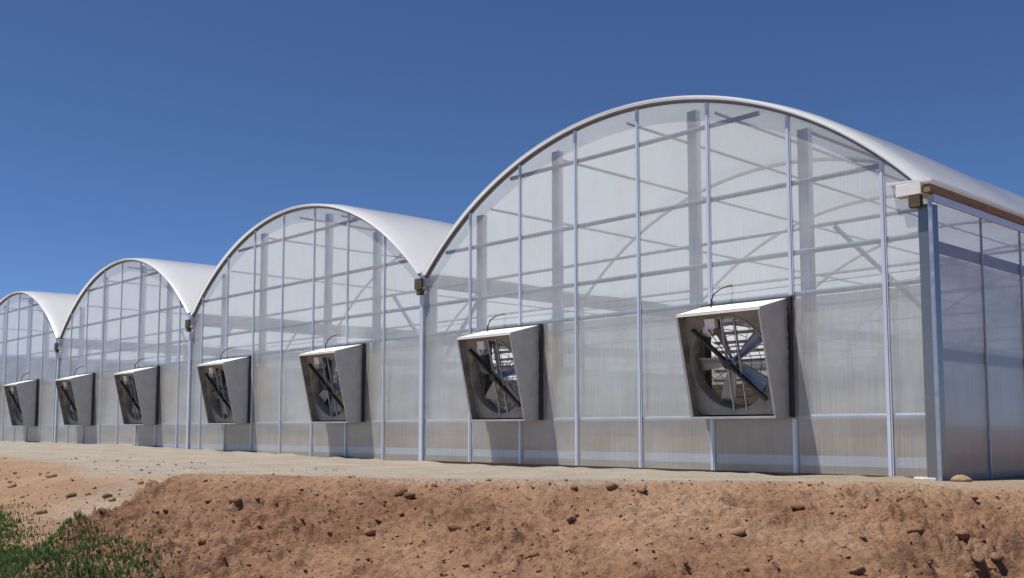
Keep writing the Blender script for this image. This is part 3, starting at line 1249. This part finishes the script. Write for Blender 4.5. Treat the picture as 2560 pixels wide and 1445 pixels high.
    part(lean(m), 'pulley', 'dark', smooth=True)
    # motor with its end bells and box
    m = MB()
    mx, mz = -0.24, 0.44
    m.tube([(mx, 0.015, mz), (mx, 0.03, mz), (mx, 0.20, mz), (mx, 0.215, mz)], [0.065, 0.085, 0.085, 0.05], 18)
    part(lean(m), 'motor', 'galv', smooth=True)
    m = MB()
    m.box(mx - 0.02, mx + 0.13, 0.012, 0.10, mz + 0.02, mz + 0.15)
    part(lean(m), 'junction_box', 'white', bevel=0.006)
    m = MB()
    m.tube([(mx + 0.03, 0.0, mz + 0.02), (0.05, 0.0, 0.04)], 0.006, 6)
    m.tube([(mx - 0.03, 0.0, mz - 0.03), (-0.05, 0.0, -0.04)], 0.006, 6)
    part(lean(m), 'belt', 'dark')
    # shutter slats on the inner side, half open
    m = MB()
    ns = 11
    slat = None
    for k in range(ns):
        z = 0.12 + k * (H - 0.24) / (ns - 1)
        if slat is None:
            mm = MB()
            mm.bar((-W + 0.06, 0, 0), (W - 0.06, 0, 0), 0.10, 0.006, (0, 0, 1))
            slat = mm.mesh('shutter_slat', 'alu')
        o = bpy.data.objects.new('shutter_slat', slat)
        COL.objects.link(o)
        o.parent = root
        o.location = (0, 0.155, z)
        o.rotation_euler = (math.radians(-16), 0, 0)
    # wire guard on the inner side
    m = MB()
    for r in (0.2, 0.34, 0.47, 0.57):
        m.tube([(r * math.cos(a), 0.24, r * math.sin(a)) for a in np.linspace(0, 2 * math.pi, 33)], 0.004, 4, cap=False)
    for a in np.linspace(0, math.pi, 7)[:-1]:
        c, s = math.cos(a) * 0.575, math.sin(a) * 0.575
        m.tube([(-c, 0.246, -s), (c, 0.246, s)], 0.004, 4)
    g = part(lean(m), 'wire_guard', 'dark')
    g['kind'] = 'stuff'
    # power cable that loops from the wall down into the hood
    m = MB()
    pts = [(-0.40, -0.20, 1.38), (-0.40, -0.20, 1.52), (-0.38, -0.17, 1.61), (-0.32, -0.11, 1.68), (-0.25, -0.05, 1.715), (-0.2, -0.01, 1.72)]
    m.tube(pts, 0.011, 6)
    part(m, 'cable', 'rubber', smooth=True)
    return root


FAN_LABELS = ['largest exhaust fan hood, nearest the galvanised corner post',
              'second exhaust fan hood from the corner, left half of the nearest span',
              'exhaust fan hood in the right half of the second arched span',
              'exhaust fan hood in the left half of the second arched span',
              'exhaust fan hood in the right half of the third arched span',
              'exhaust fan hood in the left half of the third arched span',
              'smallest complete exhaust fan hood, under the farthest arch',
              'exhaust fan hood cut off by the left picture edge']


def copy_tree(o, parent=None):
    c = o.copy()
    COL.objects.link(c)
    c.parent = parent
    for ch in o.children:
        copy_tree(ch, c)
    return c


proto = make_fan()
fi = 0
for i in range(NB):
    for f in FAN_R:
        o = proto if fi == 0 else copy_tree(proto)
        if fi:      # every propeller stopped at its own angle
            for ch in o.children:
                if ch.name.startswith('blade'):
                    ch.matrix_basis = FAN_T @ Matrix.Rotation(fi * 0.37, 4, 'Y') @ FAN_T.inverted() @ ch.matrix_basis
        o.location = (XB[i] - f * (XB[i] - XB[i + 1]) / BAY - FAN_W / 2, 0, FAN_Z0)
        tag(o, FAN_LABELS[fi], 'exhaust fan', 'exhaust fans along the gable wall')
        fi += 1

# ------------------------------------------------------------------ a few loose lumps by the wall
for (x, y, s, lab) in ((0.30, -0.15, 0.10, 'sandy lump of soil at the foot of the side wall'),):
    me = clod_mesh('soil_lump', 3, 321, 'sandy')
    o = link('soil_lump', me)
    o.location = (x, y, float(ground_height(np.array(x), np.array(y))) + 0.02)
    o.scale = (s * 1.1, s, s * 0.75)
    tag(o, lab, 'soil lump')
